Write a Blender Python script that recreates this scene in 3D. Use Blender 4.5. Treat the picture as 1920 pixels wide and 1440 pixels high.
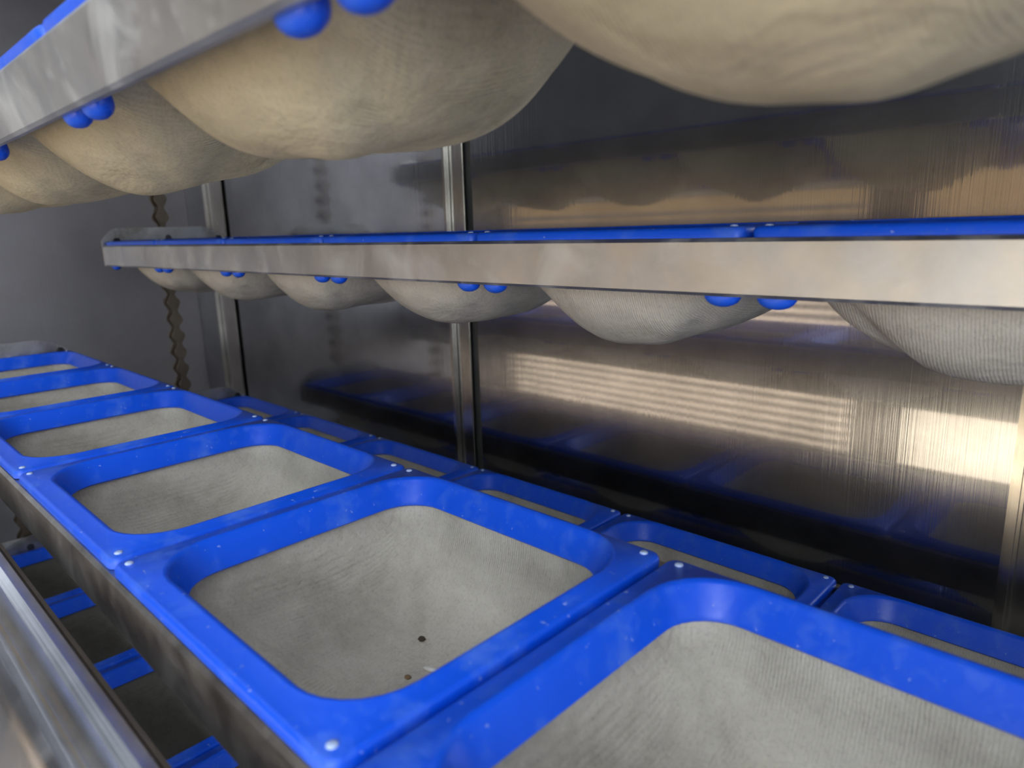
import bpy, math, random
from mathutils import Matrix, Vector

# ------------------------------------------------------------------ scene, camera, light
for o in list(bpy.data.objects):
    bpy.data.objects.remove(o, do_unlink=True)
scene = bpy.context.scene
COL = scene.collection
S = 0.15            # metres per pocket pitch; all layout numbers below are in pitches
ZC = 1.30           # camera height over the floor (m)

cam_d = bpy.data.cameras.new('camera')
cam = bpy.data.objects.new('camera', cam_d)
COL.objects.link(cam)
cam_d.sensor_width = 36.0
cam_d.sensor_fit = 'HORIZONTAL'
cam_d.lens = 1304.4 / 1920 * 36.0
cam_d.clip_start = 0.005
cam_d.dof.use_dof = True
cam_d.dof.focus_distance = 0.36
cam_d.dof.aperture_fstop = 12.0
rot = Matrix.Rotation(0.774, 3, 'Z') @ Matrix.Rotation(1.350, 3, 'X') @ Matrix.Rotation(-0.030, 3, 'Z')
cam.matrix_world = Matrix.Translation((0, 0, ZC)) @ rot.to_4x4()
scene.camera = cam

world = bpy.data.worlds.new('world')
scene.world = world
world.use_nodes = True
bgn = world.node_tree.nodes['Background']
bgn.inputs['Color'].default_value = (0.80, 0.87, 1.0, 1)
bgn.inputs['Strength'].default_value = 1.3

scene.view_settings.view_transform = 'Standard'
scene.view_settings.look = 'None'
scene.view_settings.gamma = 1.0
scene.view_settings.use_curve_mapping = False
scene.view_settings.exposure = 0.18

# strengths of the things that give light
WINDOW_BLIND = 4.0
WINDOW_OPEN = 4.6
DIMMED_UPPER = 1.0
ADDED_DAYLIGHT = 8.0
FILL_TUBE = 20.0

rng = random.Random(7)

# ------------------------------------------------------------------ helpers
def W(x, y, z):
    return Vector((x * S, y * S, ZC + z * S))

def mesh(name, verts, faces, mat, smooth=35):
    me = bpy.data.meshes.new(name)
    me.from_pydata([(v[0] * S, v[1] * S, v[2] * S) for v in verts], [], faces)
    me.update()
    if smooth:
        for p in me.polygons:
            p.use_smooth = True
        me.set_sharp_from_angle(angle=math.radians(smooth))
    me.materials.append(mat)
    return me

def obj(name, me, parent=None, loc=(0, 0, 0)):
    o = bpy.data.objects.new(name, me)
    COL.objects.link(o)
    if parent is not None:
        o.parent = parent
        o.location = (loc[0] * S, loc[1] * S, loc[2] * S)
    else:
        o.location = W(*loc)
    return o

def empty(name, loc):
    o = bpy.data.objects.new(name, None)
    COL.objects.link(o)
    o.empty_display_size = 0.02
    o.location = W(*loc)
    return o

def tag(o, label, cat, group=None):
    o['label'] = label
    o['category'] = cat
    if group:
        o['group'] = group
    return o

def struct(o, label=None):
    o['kind'] = 'structure'
    if label:
        o['label'] = label
    return o

def box_geo(x0, x1, y0, y1, z0, z1, b=0.0):
    """box with bevelled edges (b) as verts, faces"""
    if b <= 0:
        v = [(x, y, z) for z in (z0, z1) for y in (y0, y1) for x in (x0, x1)]
        f = [(0, 2, 3, 1), (4, 5, 7, 6), (0, 1, 5, 4), (2, 6, 7, 3), (0, 4, 6, 2), (1, 3, 7, 5)]
        return v, f
    import bmesh
    bm = bmesh.new()
    bmesh.ops.create_cube(bm, size=1)
    for q in bm.verts:
        q.co = Vector((x0 + (q.co.x + .5) * (x1 - x0), y0 + (q.co.y + .5) * (y1 - y0), z0 + (q.co.z + .5) * (z1 - z0)))
    bmesh.ops.bevel(bm, geom=bm.edges[:], offset=b, segments=2, affect='EDGES')
    v = [tuple(q.co) for q in bm.verts]
    for i, q in enumerate(bm.verts):
        q.index = i
    f = [tuple(q.index for q in fc.verts) for fc in bm.faces]
    bm.free()
    return v, f

def merge(*geos):
    V, F = [], []
    for v, f in geos:
        n = len(V)
        V += list(v)
        F += [tuple(i + n for i in q) for q in f]
    return V, F

def extrude_x(profile, x0, x1, nseg=1):
    """closed (y,z) profile swept along x"""
    n = len(profile)
    V, F = [], []
    for k in range(nseg + 1):
        x = x0 + (x1 - x0) * k / nseg
        V += [(x, y, z) for y, z in profile]
    for k in range(nseg):
        for i in range(n):
            j = (i + 1) % n
            F.append((k * n + i, k * n + j, (k + 1) * n + j, (k + 1) * n + i))
    F.append(tuple(range(n))[::-1])
    F.append(tuple(range(nseg * n, nseg * n + n)))
    return V, F

def sheet_profile(path, t):
    """thicken an open (y,z) polyline to a closed outline (miter offset)"""
    n = len(path)
    left, right = [], []
    for i in range(n):
        p = Vector(path[i])
        d0 = (Vector(path[i]) - Vector(path[i - 1])).normalized() if i else None
        d1 = (Vector(path[i + 1]) - Vector(path[i])).normalized() if i < n - 1 else None
        if d0 is None: d0 = d1
        if d1 is None: d1 = d0
        n0 = Vector((-d0.y, d0.x)); n1 = Vector((-d1.y, d1.x))
        m = (n0 + n1).normalized()
        k = t / 2 / max(0.35, m.dot(n0))
        left.append(tuple(p + m * k)); right.append(tuple(p - m * k))
    return left + right[::-1]

def cyl_x(x0, x1, y, z, r, n=16, b=0.0):
    V, F = [], []
    rings = [(x0, r - b), (x0 + b, r), (x1 - b, r), (x1, r - b)] if b else [(x0, r), (x1, r)]
    for x, q in rings:
        V += [(x, y + q * math.cos(2 * math.pi * i / n), z + q * math.sin(2 * math.pi * i / n)) for i in range(n)]
    for k in range(len(rings) - 1):
        for i in range(n):
            j = (i + 1) % n
            F.append((k * n + i, k * n + j, (k + 1) * n + j, (k + 1) * n + i))
    F.append(tuple(range(n))[::-1])
    F.append(tuple(range((len(rings) - 1) * n, len(rings) * n)))
    return V, F

def rrect(x0, x1, y0, y1, r, k=7, m=6):
    """rounded rectangle outline, (k+1) points per corner and m extra per side"""
    cs = [(x1 - r, y1 - r, 0), (x0 + r, y1 - r, 90), (x0 + r, y0 + r, 180), (x1 - r, y0 + r, 270)]
    pts = []
    for c, (cx, cy, a0) in enumerate(cs):
        for i in range(k + 1):
            a = math.radians(a0 + 90 * i / k)
            pts.append((cx + r * math.cos(a), cy + r * math.sin(a)))
        nx, ny, na = cs[(c + 1) % 4]
        a = math.radians(na)
        q = (nx + r * math.cos(a), ny + r * math.sin(a))
        p = pts[-1]
        for i in range(1, m + 1):
            t = i / (m + 1)
            pts.append((p[0] + (q[0] - p[0]) * t, p[1] + (q[1] - p[1]) * t))
    return pts

def loft(rings, close_last=False):
    n = len(rings[0])
    V, F = [], []
    for r in rings:
        V += r
    for k in range(len(rings) - 1):
        for i in range(n):
            j = (i + 1) % n
            F.append((k * n + i, k * n + j, (k + 1) * n + j, (k + 1) * n + i))
    return V, F

# ------------------------------------------------------------------ materials
def mat_new(name):
    m = bpy.data.materials.new(name)
    m.use_nodes = True
    nt = m.node_tree
    return m, nt, nt.nodes['Principled BSDF']

def N(nt, kind, **kw):
    n = nt.nodes.new(kind)
    for k, v in kw.items():
        setattr(n, k, v)
    return n

def tex_coord(nt, scale=(1, 1, 1), kind='Object'):
    tc = N(nt, 'ShaderNodeTexCoord')
    mp = N(nt, 'ShaderNodeMapping')
    mp.inputs['Scale'].default_value = scale
    nt.links.new(tc.outputs[kind], mp.inputs['Vector'])
    return mp.outputs['Vector']

def noise(nt, vec, scale, detail=4, rough=0.55, dist=0.0):
    n = N(nt, 'ShaderNodeTexNoise')
    n.inputs['Scale'].default_value = scale
    n.inputs['Detail'].default_value = detail
    n.inputs['Roughness'].default_value = rough
    n.inputs['Distortion'].default_value = dist
    nt.links.new(vec, n.inputs['Vector'])
    return n.outputs['Fac']

def ramp(nt, fac, stops):
    r = N(nt, 'ShaderNodeValToRGB')
    e = r.color_ramp.elements
    while len(e) < len(stops):
        e.new(0.5)
    for i, (p, c) in enumerate(stops):
        e[i].position = p
        e[i].color = c if len(c) == 4 else (*c, 1)
    nt.links.new(fac, r.inputs['Fac'])
    return r.outputs['Color']

def mixc(nt, fac, a, b):
    m = N(nt, 'ShaderNodeMix', data_type='RGBA')
    for s, v in ((0, fac), (6, a), (7, b)):
        if hasattr(v, 'is_output'):
            nt.links.new(v, m.inputs[s])
        elif s == 0:
            m.inputs[0].default_value = v
        else:
            m.inputs[s].default_value = (*v, 1)
    return m.outputs[2]

def bump(nt, bsdf, height, strength, dist, prev=None):
    b = N(nt, 'ShaderNodeBump')
    b.inputs['Strength'].default_value = strength
    b.inputs['Distance'].default_value = dist
    nt.links.new(height, b.inputs['Height'])
    if prev is not None:
        nt.links.new(prev, b.inputs['Normal'])
    nt.links.new(b.outputs['Normal'], bsdf.inputs['Normal'])
    return b.outputs['Normal']

def make_blue():
    m, nt, b = mat_new('blue_plastic')
    v = tex_coord(nt)
    dust = ramp(nt, noise(nt, v, 60, 6, 0.65), [(0.50, (0, 0, 0)), (0.78, (1, 1, 1))])
    speck = ramp(nt, noise(nt, v, 420, 2, 0.5), [(0.69, (0, 0, 0)), (0.76, (1, 1, 1))])
    mx = N(nt, 'ShaderNodeMath', operation='MULTIPLY')
    nt.links.new(dust, mx.inputs[0]); mx.inputs[1].default_value = 0.45
    c = mixc(nt, mx.outputs[0], (0.003, 0.088, 0.74), (0.12, 0.27, 0.70))
    mx2 = N(nt, 'ShaderNodeMath', operation='MULTIPLY')
    nt.links.new(speck, mx2.inputs[0]); mx2.inputs[1].default_value = 0.45
    c = mixc(nt, mx2.outputs[0], c, (0.45, 0.55, 0.75))
    nt.links.new(c, b.inputs['Base Color'])
    r = N(nt, 'ShaderNodeMapRange')
    nt.links.new(dust, r.inputs['Value'])
    r.inputs['To Min'].default_value = 0.34; r.inputs['To Max'].default_value = 0.7
    nt.links.new(r.outputs['Result'], b.inputs['Roughness'])
    bump(nt, b, noise(nt, v, 90, 3), 0.15, 0.002)
    return m

def make_fabric(name='floured_fabric', tint=(1, 1, 1), stain=0.35):
    T = lambda r, g, bb: (r * tint[0], g * tint[1], bb * tint[2])
    m, nt, b = mat_new(name)
    v = tex_coord(nt)
    big = noise(nt, v, 22, 5, 0.6, 0.3)
    c = ramp(nt, big, [(0.28, T(0.36, 0.34, 0.285)), (0.5, T(0.55, 0.525, 0.455)), (0.72, T(0.66, 0.635, 0.56))])
    fl = ramp(nt, noise(nt, v, 160, 5, 0.7), [(0.35, (0, 0, 0)), (0.75, (1, 1, 1))])
    mf = N(nt, 'ShaderNodeMath', operation='MULTIPLY')
    nt.links.new(fl, mf.inputs[0]); mf.inputs[1].default_value = 0.35
    c = mixc(nt, mf.outputs[0], c, T(0.70, 0.68, 0.61))
    st = ramp(nt, noise(nt, v, 48, 3, 0.5), [(0.70, (0, 0, 0)), (0.80, (1, 1, 1))])
    ms = N(nt, 'ShaderNodeMath', operation='MULTIPLY')
    nt.links.new(st, ms.inputs[0]); ms.inputs[1].default_value = stain
    c = mixc(nt, ms.outputs[0], c, (0.36, 0.27, 0.15))
    sp = ramp(nt, noise(nt, v, 800, 4, 0.75), [(0.30, (0.62, 0.62, 0.62)), (0.50, (1, 1, 1))])
    mu = N(nt, 'ShaderNodeMix', data_type='RGBA', blend_type='MULTIPLY')
    mu.inputs[0].default_value = 0.55
    nt.links.new(c, mu.inputs[6]); nt.links.new(sp, mu.inputs[7])
    c = mu.outputs[2]
    nt.links.new(c, b.inputs['Base Color'])
    b.inputs['Roughness'].default_value = 0.95
    b.inputs['Specular IOR Level'].default_value = 0.15
    # rib weave
    wv = N(nt, 'ShaderNodeTexWave', wave_type='BANDS', bands_direction='X')
    wv.inputs['Scale'].default_value = 260
    wv.inputs['Distortion'].default_value = 2.5
    wv.inputs['Detail'].default_value = 2
    nt.links.new(v, wv.inputs['Vector'])
    n1 = bump(nt, b, wv.outputs['Fac'], 0.35, 0.0006)
    n2 = bump(nt, b, noise(nt, v, 300, 4, 0.7), 0.35, 0.001, n1)
    bump(nt, b, noise(nt, v, 26, 4, 0.6, 0.8), 0.40, 0.008, n2)
    tr = N(nt, 'ShaderNodeBsdfTranslucent')
    nt.links.new(c, tr.inputs['Color'])
    ms2 = N(nt, 'ShaderNodeMixShader')
    ms2.inputs[0].default_value = 0.22
    out = nt.nodes['Material Output']
    nt.links.new(b.outputs[0], ms2.inputs[1])
    nt.links.new(tr.outputs[0], ms2.inputs[2])
    nt.links.new(ms2.outputs[0], out.inputs['Surface'])
    return m

def make_steel(name, base, rough, flour=0.0, streak=None, streak_strength=0.1, dirt=0.0, dirt_col=(0.16, 0.12, 0.08), calm=1.0, lobe=0.0, lobe_rough=0.38):
    m, nt, b = mat_new(name)
    v = tex_coord(nt)
    tone = noise(nt, v, 18, 4, 0.6)
    c = ramp(nt, tone, [(0.3, tuple(x * (1 - 0.18 * calm) for x in base)), (0.7, tuple(min(1, x * (1 + .12 * calm)) for x in base))])
    met = None
    if flour > 0:
        f = ramp(nt, noise(nt, v, 30, 6, 0.7, 0.5), [(0.50, (0, 0, 0)), (0.72, (1, 1, 1))])
        mf = N(nt, 'ShaderNodeMath', operation='MULTIPLY')
        nt.links.new(f, mf.inputs[0]); mf.inputs[1].default_value = flour
        c = mixc(nt, mf.outputs[0], c, (0.64, 0.64, 0.61))
        mm = N(nt, 'ShaderNodeMath', operation='SUBTRACT')
        mm.inputs[0].default_value = 1.0
        nt.links.new(mf.outputs[0], mm.inputs[1])
        met = mm.outputs[0]
    if dirt > 0:
        f = ramp(nt, noise(nt, v, 40, 5, 0.65), [(0.45, (0, 0, 0)), (0.65, (1, 1, 1))])
        mf = N(nt, 'ShaderNodeMath', operation='MULTIPLY')
        nt.links.new(f, mf.inputs[0]); mf.inputs[1].default_value = dirt
        c = mixc(nt, mf.outputs[0], c, dirt_col)
    nt.links.new(c, b.inputs['Base Color'])
    b.inputs['Metallic'].default_value = 1.0
    if met is not None:
        nt.links.new(met, b.inputs['Metallic'])
    rr = N(nt, 'ShaderNodeMapRange')
    nt.links.new(noise(nt, v, 35, 5, 0.65), rr.inputs['Value'])
    rr.inputs['From Min'].default_value = 0.3; rr.inputs['From Max'].default_value = 0.7
    rr.inputs['To Min'].default_value = rough * (1 - .2 * calm); rr.inputs['To Max'].default_value = rough * (1 + .25 * calm)
    nt.links.new(rr.outputs['Result'], b.inputs['Roughness'])
    if streak:
        vs = tex_coord(nt, streak)
        nrm = bump(nt, b, noise(nt, vs, 1.0, 3, 0.6), streak_strength, 0.001)
        if lobe:
            g = N(nt, 'ShaderNodeBsdfAnisotropic')
            g.inputs['Roughness'].default_value = lobe_rough
            nt.links.new(c, g.inputs['Color'])
            b2 = N(nt, 'ShaderNodeBump')
            b2.inputs['Strength'].default_value = 0.13
            b2.inputs['Distance'].default_value = 0.001
            nt.links.new(noise(nt, tex_coord(nt, (900, 900, 6)), 1.0, 3, 0.6), b2.inputs['Height'])
            nt.links.new(b2.outputs['Normal'], g.inputs['Normal'])
            mx = N(nt, 'ShaderNodeMixShader')
            mx.inputs[0].default_value = lobe
            nt.links.new(b.outputs[0], mx.inputs[1])
            nt.links.new(g.outputs[0], mx.inputs[2])
            nt.links.new(mx.outputs[0], nt.nodes['Material Output'].inputs['Surface'])
    return m

def make_plain(name, col, rough, metallic=0.0):
    m, nt, b = mat_new(name)
    v = tex_coord(nt)
    c = ramp(nt, noise(nt, v, 30, 4, 0.6), [(0.3, tuple(x * 0.75 for x in col)), (0.7, tuple(min(1, x * 1.2) for x in col))])
    nt.links.new(c, b.inputs['Base Color'])
    b.inputs['Roughness'].default_value = rough
    b.inputs['Metallic'].default_value = metallic
    bump(nt, b, noise(nt, v, 140, 3), 0.2, 0.001)
    return m

def make_emit(name, col, strength, var=0.0):
    m = bpy.data.materials.new(name)
    m.use_nodes = True
    nt = m.node_tree
    nt.nodes.remove(nt.nodes['Principled BSDF'])
    e = N(nt, 'ShaderNodeEmission')
    if var:
        v = tex_coord(nt)
        c = ramp(nt, noise(nt, v, 4, 3, 0.6), [(0.3, tuple(x * (1 - var) for x in col)), (0.7, col)])
        nt.links.new(c, e.inputs['Color'])
    else:
        e.inputs['Color'].default_value = (*col, 1)
    e.inputs['Strength'].default_value = strength
    nt.links.new(e.outputs[0], nt.nodes['Material Output'].inputs['Surface'])
    return m

M_BLUE = make_blue()
M_FABRIC = make_fabric('floured_fabric', (1.08, 1.04, 0.99))
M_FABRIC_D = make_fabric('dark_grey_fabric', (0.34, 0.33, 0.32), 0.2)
M_FABRIC_WARM = make_fabric('warm_lit_fabric', (1.06, 0.94, 0.70), 0.55)  # warm light on the overhead pockets put into the tint; extra stains too
M_RAIL = make_steel('floured_steel_rail', (0.53, 0.545, 0.55), 0.44, flour=0.5, streak=(8, 900, 900), streak_strength=0.03)
M_RAIL_D = make_steel('dim_brown_filmed_rail', (0.52, 0.485, 0.44), 0.33, flour=0.12, streak=(8, 900, 900), streak_strength=0.10, dirt=0.45, dirt_col=(0.17, 0.145, 0.12))  # dim light on the lower rails put into darker steel and brown film
M_PLATE = make_steel('dirty_steel_plate', (0.50, 0.49, 0.46), 0.42, flour=0.7, dirt=0.5)
M_WALL = make_steel('brushed_steel_wall', (0.375, 0.385, 0.40), 0.035, streak=(420, 420, 5), streak_strength=0.03, lobe=0.66, lobe_rough=0.20)
M_ENDWALL = make_steel('satin_steel_end_wall', (0.35, 0.333, 0.342), 0.58, calm=0.3, streak=(300, 300, 5), streak_strength=0.15)
M_POST = make_steel('steel_cover_strip', (0.50, 0.48, 0.44), 0.22, streak=(500, 500, 5), streak_strength=0.1)
M_SILL = make_steel('polished_steel_sill', (0.86, 0.87, 0.89), 0.22, flour=0.12, streak=(5, 500, 500), streak_strength=0.08)
M_SILLBACK = make_plain('brown_stained_steel', (0.11, 0.09, 0.07), 0.55, 0.5)
M_CHAIN = make_plain('oiled_brown_chain', (0.19, 0.15, 0.11), 0.40, 0.8)
M_BOLT = make_plain('dark_bolt', (0.03, 0.027, 0.024), 0.6, 0.4)
M_RIVET = make_plain('pale_rivet', (0.45, 0.56, 0.80), 0.45)
M_DARK = make_plain('dark_shade_panel', (0.05, 0.048, 0.045), 0.6)
M_FLOOR = make_plain('grey_floor', (0.22, 0.21, 0.20), 0.55)
M_ROOM = make_plain('room_wall_paint', (0.05, 0.047, 0.045), 0.8)
M_CEIL = make_plain('white_ceiling_paint', (0.75, 0.77, 0.80), 0.8)
M_SLAT = make_plain('blind_slat_paint', (0.42, 0.33, 0.24), 0.6)
M_FRAMEP = make_plain('window_frame_paint', (0.35, 0.31, 0.27), 0.6)
M_PANE_A = make_emit('sunlit_pane', (1.0, 0.77, 0.55), WINDOW_BLIND, 0.35)
M_PANE_B = make_emit('bright_sunlit_pane', (1.0, 0.83, 0.60), WINDOW_OPEN, 0.2)
M_PANE_T = make_emit('dimmed_pane_glow', (1.0, 0.64, 0.32), DIMMED_UPPER, 0.3)
M_ADDED_PANEL = make_emit('added_daylight_glow', (0.84, 0.92, 1.0), ADDED_DAYLIGHT)
M_TUBE = make_emit('fill_lamp_tube', (0.86, 0.93, 1.0), FILL_TUBE)
M_CRUMB_D = make_plain('dark_crumb', (0.05, 0.035, 0.02), 0.9)
M_CRUMB_B = make_plain('brown_crumb', (0.22, 0.14, 0.07), 0.9)
M_CRUMB_W = make_plain('white_crumb', (0.75, 0.72, 0.66), 0.9)

# ------------------------------------------------------------------ layout (pitches, camera at the origin)
XE = -5.811          # left end of every tray
NP = 8               # pockets per tray
TW = 0.95            # tray width
RH = 0.148           # rail height
YW = 2.88            # back wall
XL = -7.25           # left end wall
XR = 4.6
FLOOR_Z = -ZC / S
YF = -9.0            # room wall behind the camera
TOP_Z = 2.1

# ------------------------------------------------------------------ setting
def wall_panel(x0, x1, y0, y1, z0, z1, mat, parent, b=0.006, name='wall_panel'):
    v, f = box_geo(x0, x1, y0, y1, z0, z1, b)
    return obj(name, mesh(name, v, f, mat), parent)

v, f = box_geo(XL - .1, XR, YW + .03, YW + .13, FLOOR_Z, TOP_Z)
wall_back = struct(obj('wall_back', mesh('wall_back', v, f, M_DARK, 0)), 'brushed stainless steel back wall behind the trays')  # dark backing in the panel gaps stands for the shadow beside each strip
wall_back.location = W(0, 0, 0)
BX = [-6.50, -3.20, -0.25, 2.70]
edges = [XL] + BX + [XR]
for a, b_ in zip(edges[:-1], edges[1:]):
    wall_panel(a + ((.16 if a == BX[0] else .10) if a != XL else 0), b_ - 0.02, YW, YW + .03, FLOOR_Z, TOP_Z, M_WALL, wall_back)
for i, bx in enumerate(BX):
    w = 0.11 if i else 0.24
    # cover strip: flat base with a rolled rib on its left edge
    v, f = merge(box_geo(bx - w, bx + w * .45, YW - .018, YW + .0, FLOOR_Z, TOP_Z, .005),
                 box_geo(bx - w, bx - w + .045, YW - .05, YW - .01, FLOOR_Z, TOP_Z, .012))
    s = obj('cover_strip', mesh('cover_strip', v, f, M_POST), wall_back)

v, f = box_geo(XL - .1, XL, -.6, YW + .13, FLOOR_Z, TOP_Z)
struct(obj('wall_left', mesh('wall_left', v, f, M_ENDWALL, 0)), 'grey satin steel end wall behind the chains')
v, f = box_geo(XL - .1, XR, .2, YW + .13, TOP_Z, TOP_Z + .1)  # unseen roof, added to keep light out from above
struct(obj('ceiling', mesh('ceiling', v, f, M_DARK, 0)), 'dark roof panel added above the trays to block light')
v, f = box_geo(-34, 9, YF - .3, YW + .13, FLOOR_Z - .2, FLOOR_Z)
struct(obj('floor', mesh('floor', v, f, M_FLOOR, 0)), 'grey floor below the machine')

# room wall behind the camera with two windows
WIN = [(-14.4, -4.65, -5.9, .72), (-3.75, .6, -5.9, .85)]
ADDED_PANEL = (1.7, 8.6, -1.5, 8.2)  # unseen glowing panel added as cool key light from the right
zt = 9.0
pieces = [(-34, WIN[0][0], FLOOR_Z, zt), (WIN[0][1], WIN[1][0], FLOOR_Z, zt), (WIN[1][1], ADDED_PANEL[0], FLOOR_Z, zt), (ADDED_PANEL[1], 9, FLOOR_Z, zt), (ADDED_PANEL[0], ADDED_PANEL[1], ADDED_PANEL[3], zt), (ADDED_PANEL[0], ADDED_PANEL[1], FLOOR_Z, ADDED_PANEL[2])]
for x0, x1, z0, z1 in WIN:
    pieces += [(x0, x1, FLOOR_Z, z0), (x0, x1, z1, zt)]
geos = [box_geo(x0, x1, YF - .3, YF, z0, z1) for x0, x1, z0, z1 in pieces]
v, f = merge(*geos)
struct(obj('wall_front', mesh('wall_front', v, f, M_ROOM, 0)), 'painted room wall behind the camera, seen only mirrored')
for i, (x0, x1, z0, z1) in enumerate(WIN):
    zm = -1.6
    v, f = box_geo(x0, x1, YF - .26, YF - .22, z0, zm)
    win = struct(obj('window_%d' % (i + 1), mesh('window', v, f, M_PANE_A if i == 0 else M_PANE_B, 0)),
                 'warm sunlit window seen mirrored in the steel wall')
    v, f = box_geo(x0, x1, YF - .26, YF - .22, zm, z1)
    obj('dimmed_upper_pane', mesh('dimmed_upper_pane', v, f, M_PANE_T, 0), win)  # made-up upper pane, dimmed to weaken the upper reflection
    t = .08
    nb = 1
    fr = [box_geo(x0, x1, YF - .2, YF + .02, z0, z0 + t, .01), box_geo(x0, x1, YF - .2, YF + .02, z1 - t, z1, .01), box_geo(x0, x1, YF - .2, YF + .02, zm - t, zm + t, .01)]
    for k in range(nb + 1):
        xc = x0 + t / 2 + (x1 - x0 - t) * k / nb
        fr.append(box_geo(xc - t / 2, xc + t / 2, YF - .2, YF + .02, z0 + t, z1 - t, .01))
    v, f = merge(*fr)
    obj('window_frame', mesh('window_frame', v, f, M_FRAMEP), win)
x0, x1, z0, z1 = ADDED_PANEL
v, f = box_geo(x0, x1, YF - .26, YF - .22, z0, z1)
win = struct(obj('window_3', mesh('window', v, f, M_ADDED_PANEL, 0)), 'added daylight panel to the right of the sunlit windows, behind the camera')
fr = [box_geo(x0, x1, YF - .2, YF + .02, z0, z0 + .1, .01), box_geo(x0, x1, YF - .2, YF + .02, z1 - .1, z1, .01)]
for k in range(3):
    xc = x0 + .05 + (x1 - x0 - .1) * k / 2
    fr.append(box_geo(xc - .05, xc + .05, YF - .2, YF + .02, z0 + .1, z1 - .1, .01))
v, f = merge(*fr)
obj('window_frame', mesh('window_frame', v, f, M_FRAMEP), win)
# venetian blind in front of window 1
x0, x1, z0, z1 = WIN[0]
blind = tag(empty('venetian_blind', ((x0 + x1) / 2, YF + .12, z0)), 'horizontal slatted blind over the sunlit window mirrored in the wall', 'blind')
hw = (x1 - x0) / 2 - .1
v, f = box_geo(-hw, hw, -.004, .004, -.055, .055)
sl = mesh('slat', v, f, M_SLAT, 0)
v, f = box_geo(-hw, hw, -.08, .08, -.06, .06, .01)
hr = obj('head_rail', mesh('head_rail', v, f, M_SLAT), blind, (0, 0, z1 - z0 - .1))
nsl = int((z1 - z0 - .3) / .2)
for k in range(nsl):
    s = obj('slat', sl, blind, (0, 0, .12 + k * .2))
    s.rotation_euler = (math.radians(12), 0, 0)

# tube lamps added over the room as unseen cool fill
def fill_lamp(x, y, z, label):
    t = tag(empty('added_fill_lamp', (x, y, z)), label, 'lamp', 'added fill lamps over the aisle')
    v, f = box_geo(-4, 4, -.5, .5, 0, .35, .05)
    obj('housing', mesh('housing', v, f, M_ROOM), t)
    for s in (-1, 1):
        v, f = cyl_x(-3.8, 3.8, s * .25, -.1, .09, 12)
        obj('tube', mesh('tube', v, f, M_TUBE), t)
    v, f = cyl_x(-.06, .06, 0, 0, .05, 8)
    return t
fill_lamp(-6, -4.5, 8.6, 'added fill lamp over the aisle, on the left')
fill_lamp(4.5, -4.5, 8.6, 'added fill lamp over the aisle, on the right')
v, f = box_geo(-34, 9, YF - .3, .2, 9.0, 9.2)
struct(obj('ceiling_room', mesh('ceiling_room', v, f, M_CEIL, 0)), 'room ceiling over the aisle')

# ------------------------------------------------------------------ pocket trays
def frame_mesh():
    g = 0.008
    ox0, ox1, oy0, oy1 = g, 1 - g, .014, TW - .018
    ix0, ix1, iy0, iy1 = .070, .930, .082, .900
    R = []
    def ring(x0, x1, y0, y1, r, z):
        R.append([(x, y, z) for x, y in rrect(x0, x1, y0, y1, r)])
    def o(d, z, r=.03): ring(ox0 + d, ox1 - d, oy0 + d, oy1 - d, max(.006, r - d), z)
    def i(d, z, r=.15): ring(ix0 + d, ix1 - d, iy0 + d, iy1 - d, r - d, z)
    o(.014, -.050)
    o(.012, .0)
    o(.0, .001)
    o(.0, .018)
    o(.004, .025)
    o(.012, .029)
    i(-.020, .029)
    i(-.014, .034)
    i(-.006, .034)
    i(.002, .026)
    i(.030, -.036)
    i(.036, -.043)
    i(.030, -.049)
    i(.0, -.044)
    v, f = loft(R)
    n = len(R[0]); k = len(R)
    f += [((k - 1) * n + a, (k - 1) * n + (a + 1) % n, (a + 1) % n, a) for a in range(n)]
    return mesh('pocket_frame', v, f, M_BLUE, 50)

def liner_mesh(seed, mat=None):
    r = random.Random(seed)
    cx, cy = .5 + r.uniform(-.02, .02), .49 + r.uniform(-.03, .03)
    depth = .355 + r.uniform(-.01, .012)
    ph = [r.uniform(0, 6.28) for _ in range(8)]
    am = [r.uniform(.3, 1) for _ in range(8)]
    base = rrect(.070 + .016, .930 - .016, .082 + .016, .900 - .016, .134, 7, 8)
    n = len(base)
    rings = []
    K = 26
    rings.append([(x, y, -.032) for x, y in base])
    for k in range(1, K + 1):
        s = k / K
        q = 1 - s ** 1.6
        ring = []
        for (bx, by) in base:
            x = cx + (bx - cx) * q
            y = cy + (by - cy) * q
            u = abs((x - .5) / .416); w = abs((y - .491) / .395)
            u = min(u, 1); w = min(w, 1)
            prof = (1 - u ** 1.85) ** .44 * (1 - w ** 4.2) ** .62
            z = -.035 - (depth - .035) * prof
            # soft creases
            fold = (am[0] * math.sin(9 * x + 5 * y + ph[0]) + am[1] * math.sin(14 * x - 8 * y + ph[1]) + am[2] * math.sin(5 * x - 17 * y + ph[2]))
            z += .0075 * fold * min(1, 4 * (1 - q)) * (0.3 + prof)
            a = math.atan2(y - cy, x - cx)
            z += .006 * am[3] * math.sin(6 * a + ph[3]) * math.sin(math.pi * min(1, s * 1.1))
            for c4 in (.75, 2.39, 3.9, 5.53):
                da = (a - c4 + math.pi) % (2 * math.pi) - math.pi
                z += .042 * math.exp(-(da / .13) ** 2) * math.sin(math.pi * min(1, s * 1.25)) * am[4 + int(c4) % 4]
            ring.append((x, y, z))
        rings.append(ring)
    v, f = loft(rings[:-1])
    m = len(v)
    c = rings[-1][0]
    v.append(c)
    b0 = (K - 1) * n
    f += [(b0 + i, b0 + (i + 1) % n, m) for i in range(n)]
    return mesh('pocket_liner', v, f, mat or M_FABRIC, 80)

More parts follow.
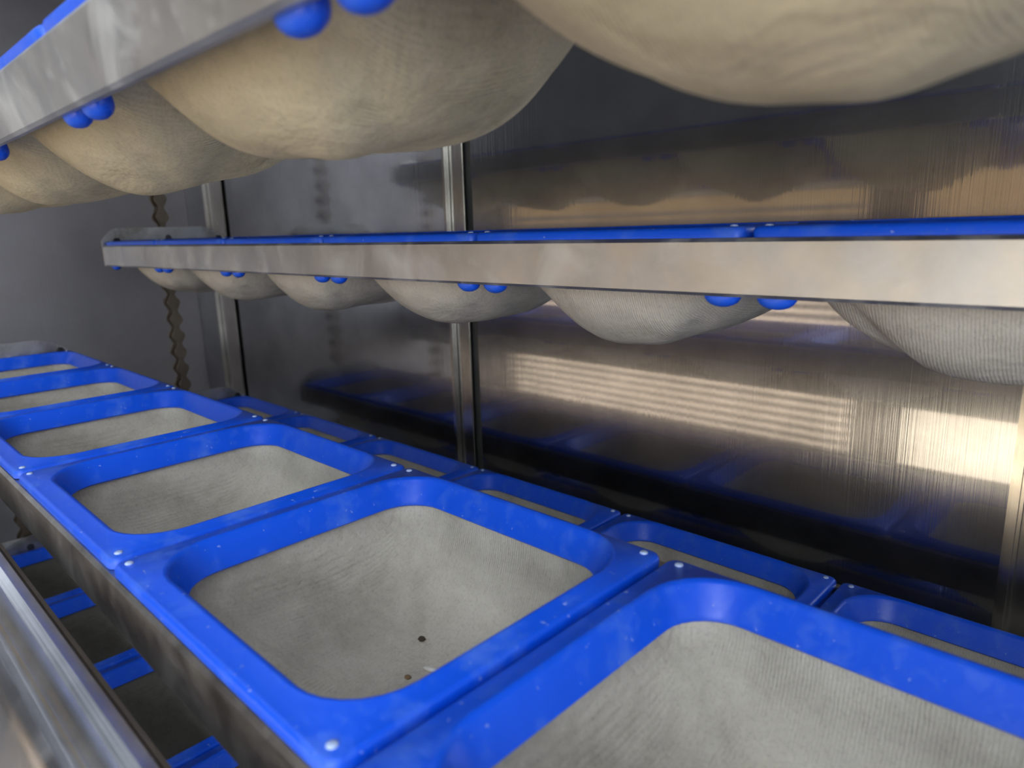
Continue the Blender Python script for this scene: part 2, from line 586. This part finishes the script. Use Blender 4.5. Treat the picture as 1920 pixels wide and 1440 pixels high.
def rail_profile(flip=False):
    p = [(.030, -RH + .012), (.026, -RH + .004), (.01, -RH + .004), (.005, -RH + .010), (.005, -.012), (.012, -.005), (.04, -.005)]
    q = sheet_profile(p, .009)
    if flip:
        q = [(TW - y, z) for y, z in q][::-1]
    return q

def end_plate_geo(x0, x1):
    pts = [(0, -RH), (0, .03), (.02, .06), (.075, .115), (.11, .125), (.74, .125), (.82, .105), (.90, .05), (.95, .0), (.95, -RH)]
    n = len(pts)
    V = [(x0, y, z) for y, z in pts] + [(x1, y, z) for y, z in pts]
    F = [tuple(range(n)), tuple(range(n, 2 * n))[::-1]]
    F += [(i, i + n, (i + 1) % n + n, (i + 1) % n) for i in range(n)]
    return V, F

def clip_mesh():
    # half-round snap foot that pokes out under the rail
    n = 10
    V, F = [], []
    prof = [(-.052, 0)] + [(-.052 * math.cos(math.pi * i / n), -.032 * math.sin(math.pi * i / n)) for i in range(1, n)] + [(.052, 0)]
    top = [(.052, .10), (-.052, .10)]
    out = prof + top
    m = len(out)
    ys = [(-.028 * math.cos(math.pi * q / 8), .25 + .75 * math.sin(math.pi * q / 8)) for q in range(9)]
    for y, s in ys:
        V += [(x * s, y, z * (s if z < 0 else 1)) for x, z in out]
    for k in range(len(ys) - 1):
        for i in range(m):
            j = (i + 1) % m
            F.append((k * m + i, k * m + j, (k + 1) * m + j, (k + 1) * m + i))
    F.append(tuple(range(m))[::-1]); F.append(tuple(range(8 * m, 9 * m)))
    return mesh('clip_foot', V, F, M_BLUE, 40)

def rivet_mesh():
    n = 10
    R = [[(r * math.cos(2 * math.pi * i / n), r * math.sin(2 * math.pi * i / n), z) for i in range(n)] for r, z in ((.0105, -.003), (.010, .002), (.006, .0045))]
    v, f = loft(R)
    f.append(tuple(range(2 * n, 3 * n)))
    return mesh('rivet', v, f, M_RIVET, 60)

ME_FRAME = frame_mesh()
ME_LINER = [liner_mesh(11 + k) for k in range(6)]
ME_LINER_WARM = [liner_mesh(31 + k, M_FABRIC_WARM) for k in range(4)]
ME_LINER_D = [liner_mesh(51 + k, M_FABRIC_D) for k in range(2)]
ME_CLIP = clip_mesh()
ME_RIVET = rivet_mesh()
ME_RAIL_F = mesh('front_rail', *extrude_x(rail_profile(), 0, NP, 1), M_RAIL, 30)
ME_RAIL_B = mesh('rear_rail', *extrude_x(rail_profile(True), 0, NP, 1), M_RAIL, 30)
ME_RAIL_FD = mesh('front_rail', *extrude_x(rail_profile(), 0, NP, 1), M_RAIL_D, 30)
ME_RAIL_BD = mesh('rear_rail', *extrude_x(rail_profile(True), 0, NP, 1), M_RAIL_D, 30)
ME_PLATE_L = mesh('end_plate', *end_plate_geo(-.022, 0), M_PLATE, 30)
ME_PLATE_R = mesh('end_plate', *end_plate_geo(NP, NP + .022), M_PLATE, 30)
ME_PIN_L = mesh('hanger_pin', *cyl_x(-.17, 0, .475, .045, .03, 14, .006), M_BOLT, 40)
ME_BOLT = mesh('bolt', *cyl_x(-.03, .018, 0, 0, .026, 6, .005), M_BOLT, 40)

def pocket_tray(y, z, label, tilt=0.0, seed=0, dim_dirty=False, liners=None):
    t = tag(empty('pocket_tray', (XE, y, z)), label, 'tray', 'swing trays with blue framed fabric pockets')
    t.rotation_euler = (math.radians(tilt), 0, 0)
    r = random.Random(seed)
    obj('front_rail', ME_RAIL_FD if dim_dirty else ME_RAIL_F, t)
    obj('rear_rail', ME_RAIL_BD if dim_dirty else ME_RAIL_B, t)
    for me in (ME_PLATE_L, ME_PLATE_R):
        p = obj('end_plate', me, t)
        if me is ME_PLATE_L:
            obj('hanger_pin', ME_PIN_L, p)
            obj('bolt', ME_BOLT, p, (0, .87, .03))
            obj('bolt', ME_BOLT, p, (0, .10, .03))
    for k in range(NP):
        fr = obj('pocket_frame', ME_FRAME, t, (k + r.uniform(-.003, .003), r.uniform(-.004, .004), r.uniform(-.0015, .0015)))
        ln = obj('pocket_liner', r.choice(liners or ME_LINER), fr)
        for cx, cy in ((.045, .045), (.955, .045), (.045, .90), (.955, .90)):
            obj('rivet', ME_RIVET, fr, (cx, cy, .029))
        for cx in (.072, .928):
            for cy in (.050, TW - .050):
                obj('clip_foot', ME_CLIP, fr, (cx, cy, -RH))
    return t

tray_near = pocket_tray(.415, -.800, 'tray of blue framed pockets across the lower foreground, seen from above', seed=3, dim_dirty=True)
tray_back = pocket_tray(1.667, -1.376, 'lower tray of blue framed pockets running along the foot of the steel wall', seed=4, dim_dirty=True)
tray_mid = pocket_tray(1.667, -.041, 'middle tray with long steel front rail and fabric pockets hanging below, at eye level', seed=5)
tray_top = pocket_tray(.452, .418, 'topmost tray overhead with large cream pockets seen from below', tilt=12, seed=6, liners=ME_LINER_WARM)
tray_low = pocket_tray(.415, -2.206, 'lowest tray, only blue bars showing between the sill and the near tray', seed=8, dim_dirty=True, liners=ME_LINER_D)

# ------------------------------------------------------------------ chains
def link_mesh(off):
    """one roller chain link: two figure-eight plates and a roller; axis of the pins along x"""
    p = .135
    n = 8
    out = []
    for i in range(n + 1):
        a = math.pi * i / n
        out.append((.046 * math.cos(a), p / 2 + .046 * math.sin(a)))
    out.append((-.014, 0))
    for i in range(n + 1):
        a = math.pi + math.pi * i / n
        out.append((.046 * math.cos(a), -p / 2 + .046 * math.sin(a)))
    out.append((.014, 0))
    m = len(out)
    geos = []
    for s in (-1, 1):
        xa, xb = s * off - .006, s * off + .006
        V = [(xa, y, z) for y, z in out] + [(xb, y, z) for y, z in out]
        F = [tuple(range(m)), tuple(range(m, 2 * m))[::-1]] + [(i, i + m, (i + 1) % m + m, (i + 1) % m) for i in range(m)]
        geos.append((V, F))
    geos.append(cyl_x(-off, off, 0, p / 2, .020, 10))
    geos.append(cyl_x(-off - .014, off + .014, 0, p / 2, .016, 8))
    return mesh('chain_link', *merge(*geos), M_CHAIN, 40)
ME_LINK = [link_mesh(.040), link_mesh(.054)]
def chain(y, z0, z1, label):
    c = tag(empty('roller_chain', (XE - .115, y, z0)), label, 'chain', 'roller chains carrying the trays')
    k = 0
    z = z0
    while z < z1:
        l = obj('chain_link', ME_LINK[k % 2], c, (0, 0, z - z0 + .0675))
        l.rotation_euler = (math.radians(rng.uniform(-3, 3)), 0, 0)
        z += .135; k += 1
    return c
chain(1.667 + .475, -2.4, TOP_Z - .1, 'brown roller chain hanging at the end of the rear trays before the end wall')
chain(.415 + .475, -3.2, TOP_Z - .1, 'brown roller chain hanging at the end of the front trays')

# ------------------------------------------------------------------ sill at the lower left
sill = tag(empty('machine_sill', (XL, .2, -.95)), 'shiny bent steel sill in the lower left corner', 'sill')
L0, L1 = 0.0, XR - XL
path = [(.105, -.16), (.105, .02), (.098, .042), (.078, .05), (.06, .04), (.045, .0), (.03, -.014), (.012, -.014), (.002, -.006), (-.006, .028), (-.018, .044), (-.032, .036), (-.042, .01), (-.085, -.12), (-.085, -.45)]
v, f = extrude_x(sheet_profile(path, .010), L0, L1)
obj('sill_sheet', mesh('sill_sheet', v, f, M_SILL, 40), sill)
v, f = box_geo(L0, L1, .112, .128, -.2, .020, .005)
obj('inner_guard', mesh('inner_guard', v, f, M_SILLBACK), sill)

# unseen panel added under the sill to shade the lowest tray
v, f = box_geo(XL, XR, .10, .14, FLOOR_Z, -1.84, .006)
struct(obj('light_block_panel', mesh('light_block_panel', v, f, M_ENDWALL, 0)), 'added steel panel that blocks light to the lowest tray')

# ------------------------------------------------------------------ crumbs in the near tray
def crumb(x, y, z, sx, sy, sz, mat, label, rz=0):
    n, m = 8, 5
    r = random.Random(int(abs(x) * 1000))
    V = [(0, 0, -sz)]
    for j in range(1, m):
        t = math.pi * j / m
        for i in range(n):
            a = 2 * math.pi * i / n
            k = 1 + r.uniform(-.2, .2)
            V.append((sx * k * math.sin(t) * math.cos(a), sy * k * math.sin(t) * math.sin(a), -sz * math.cos(t)))
    V.append((0, 0, sz))
    F = [(0, 1 + (i + 1) % n, 1 + i) for i in range(n)]
    for j in range(m - 2):
        for i in range(n):
            F.append((1 + j * n + i, 1 + j * n + (i + 1) % n, 1 + (j + 1) * n + (i + 1) % n, 1 + (j + 1) * n + i))
    e = len(V) - 1
    F += [(e, 1 + (m - 2) * n + i, 1 + (m - 2) * n + (i + 1) % n) for i in range(n)]
    o = obj('dough_crumb', mesh('dough_crumb', V, F, mat, 80), None, (x, y, z))
    o.rotation_euler = (0, 0, rz)
    tag(o, label, 'crumb', 'crumbs on the pocket fabric')
    return o

def on_liner(k, x, y, lift):
    """world position (pitches) on the fabric of pocket k of the near tray"""
    fr = [c for c in tray_near.children if c.name.startswith('pocket_frame')]
    fr.sort(key=lambda c: c.location.x)
    ln = [c for c in fr[k].children if c.name.startswith('pocket_liner')][0]
    vs = sorted(ln.data.vertices, key=lambda q: (q.co.x / S - x) ** 2 + (q.co.y / S - y) ** 2)[:4]
    z = sum(q.co.z for q in vs) / 4 / S
    return (XE + k + x, .415 + y, -.800 + z + lift)
crumb(*on_liner(4, .37, .66, .004), .012, .010, .006, M_CRUMB_D, 'small dark crumb lying on the fabric of the near pocket')
crumb(*on_liner(4, .46, .54, .003), .010, .008, .005, M_CRUMB_B, 'small brown crumb beside the white flake in the near pocket')
crumb(*on_liner(4, .49, .60, .005), .030, .008, .006, M_CRUMB_W, 'white elongated flake of dough in the near pocket', 0.3)
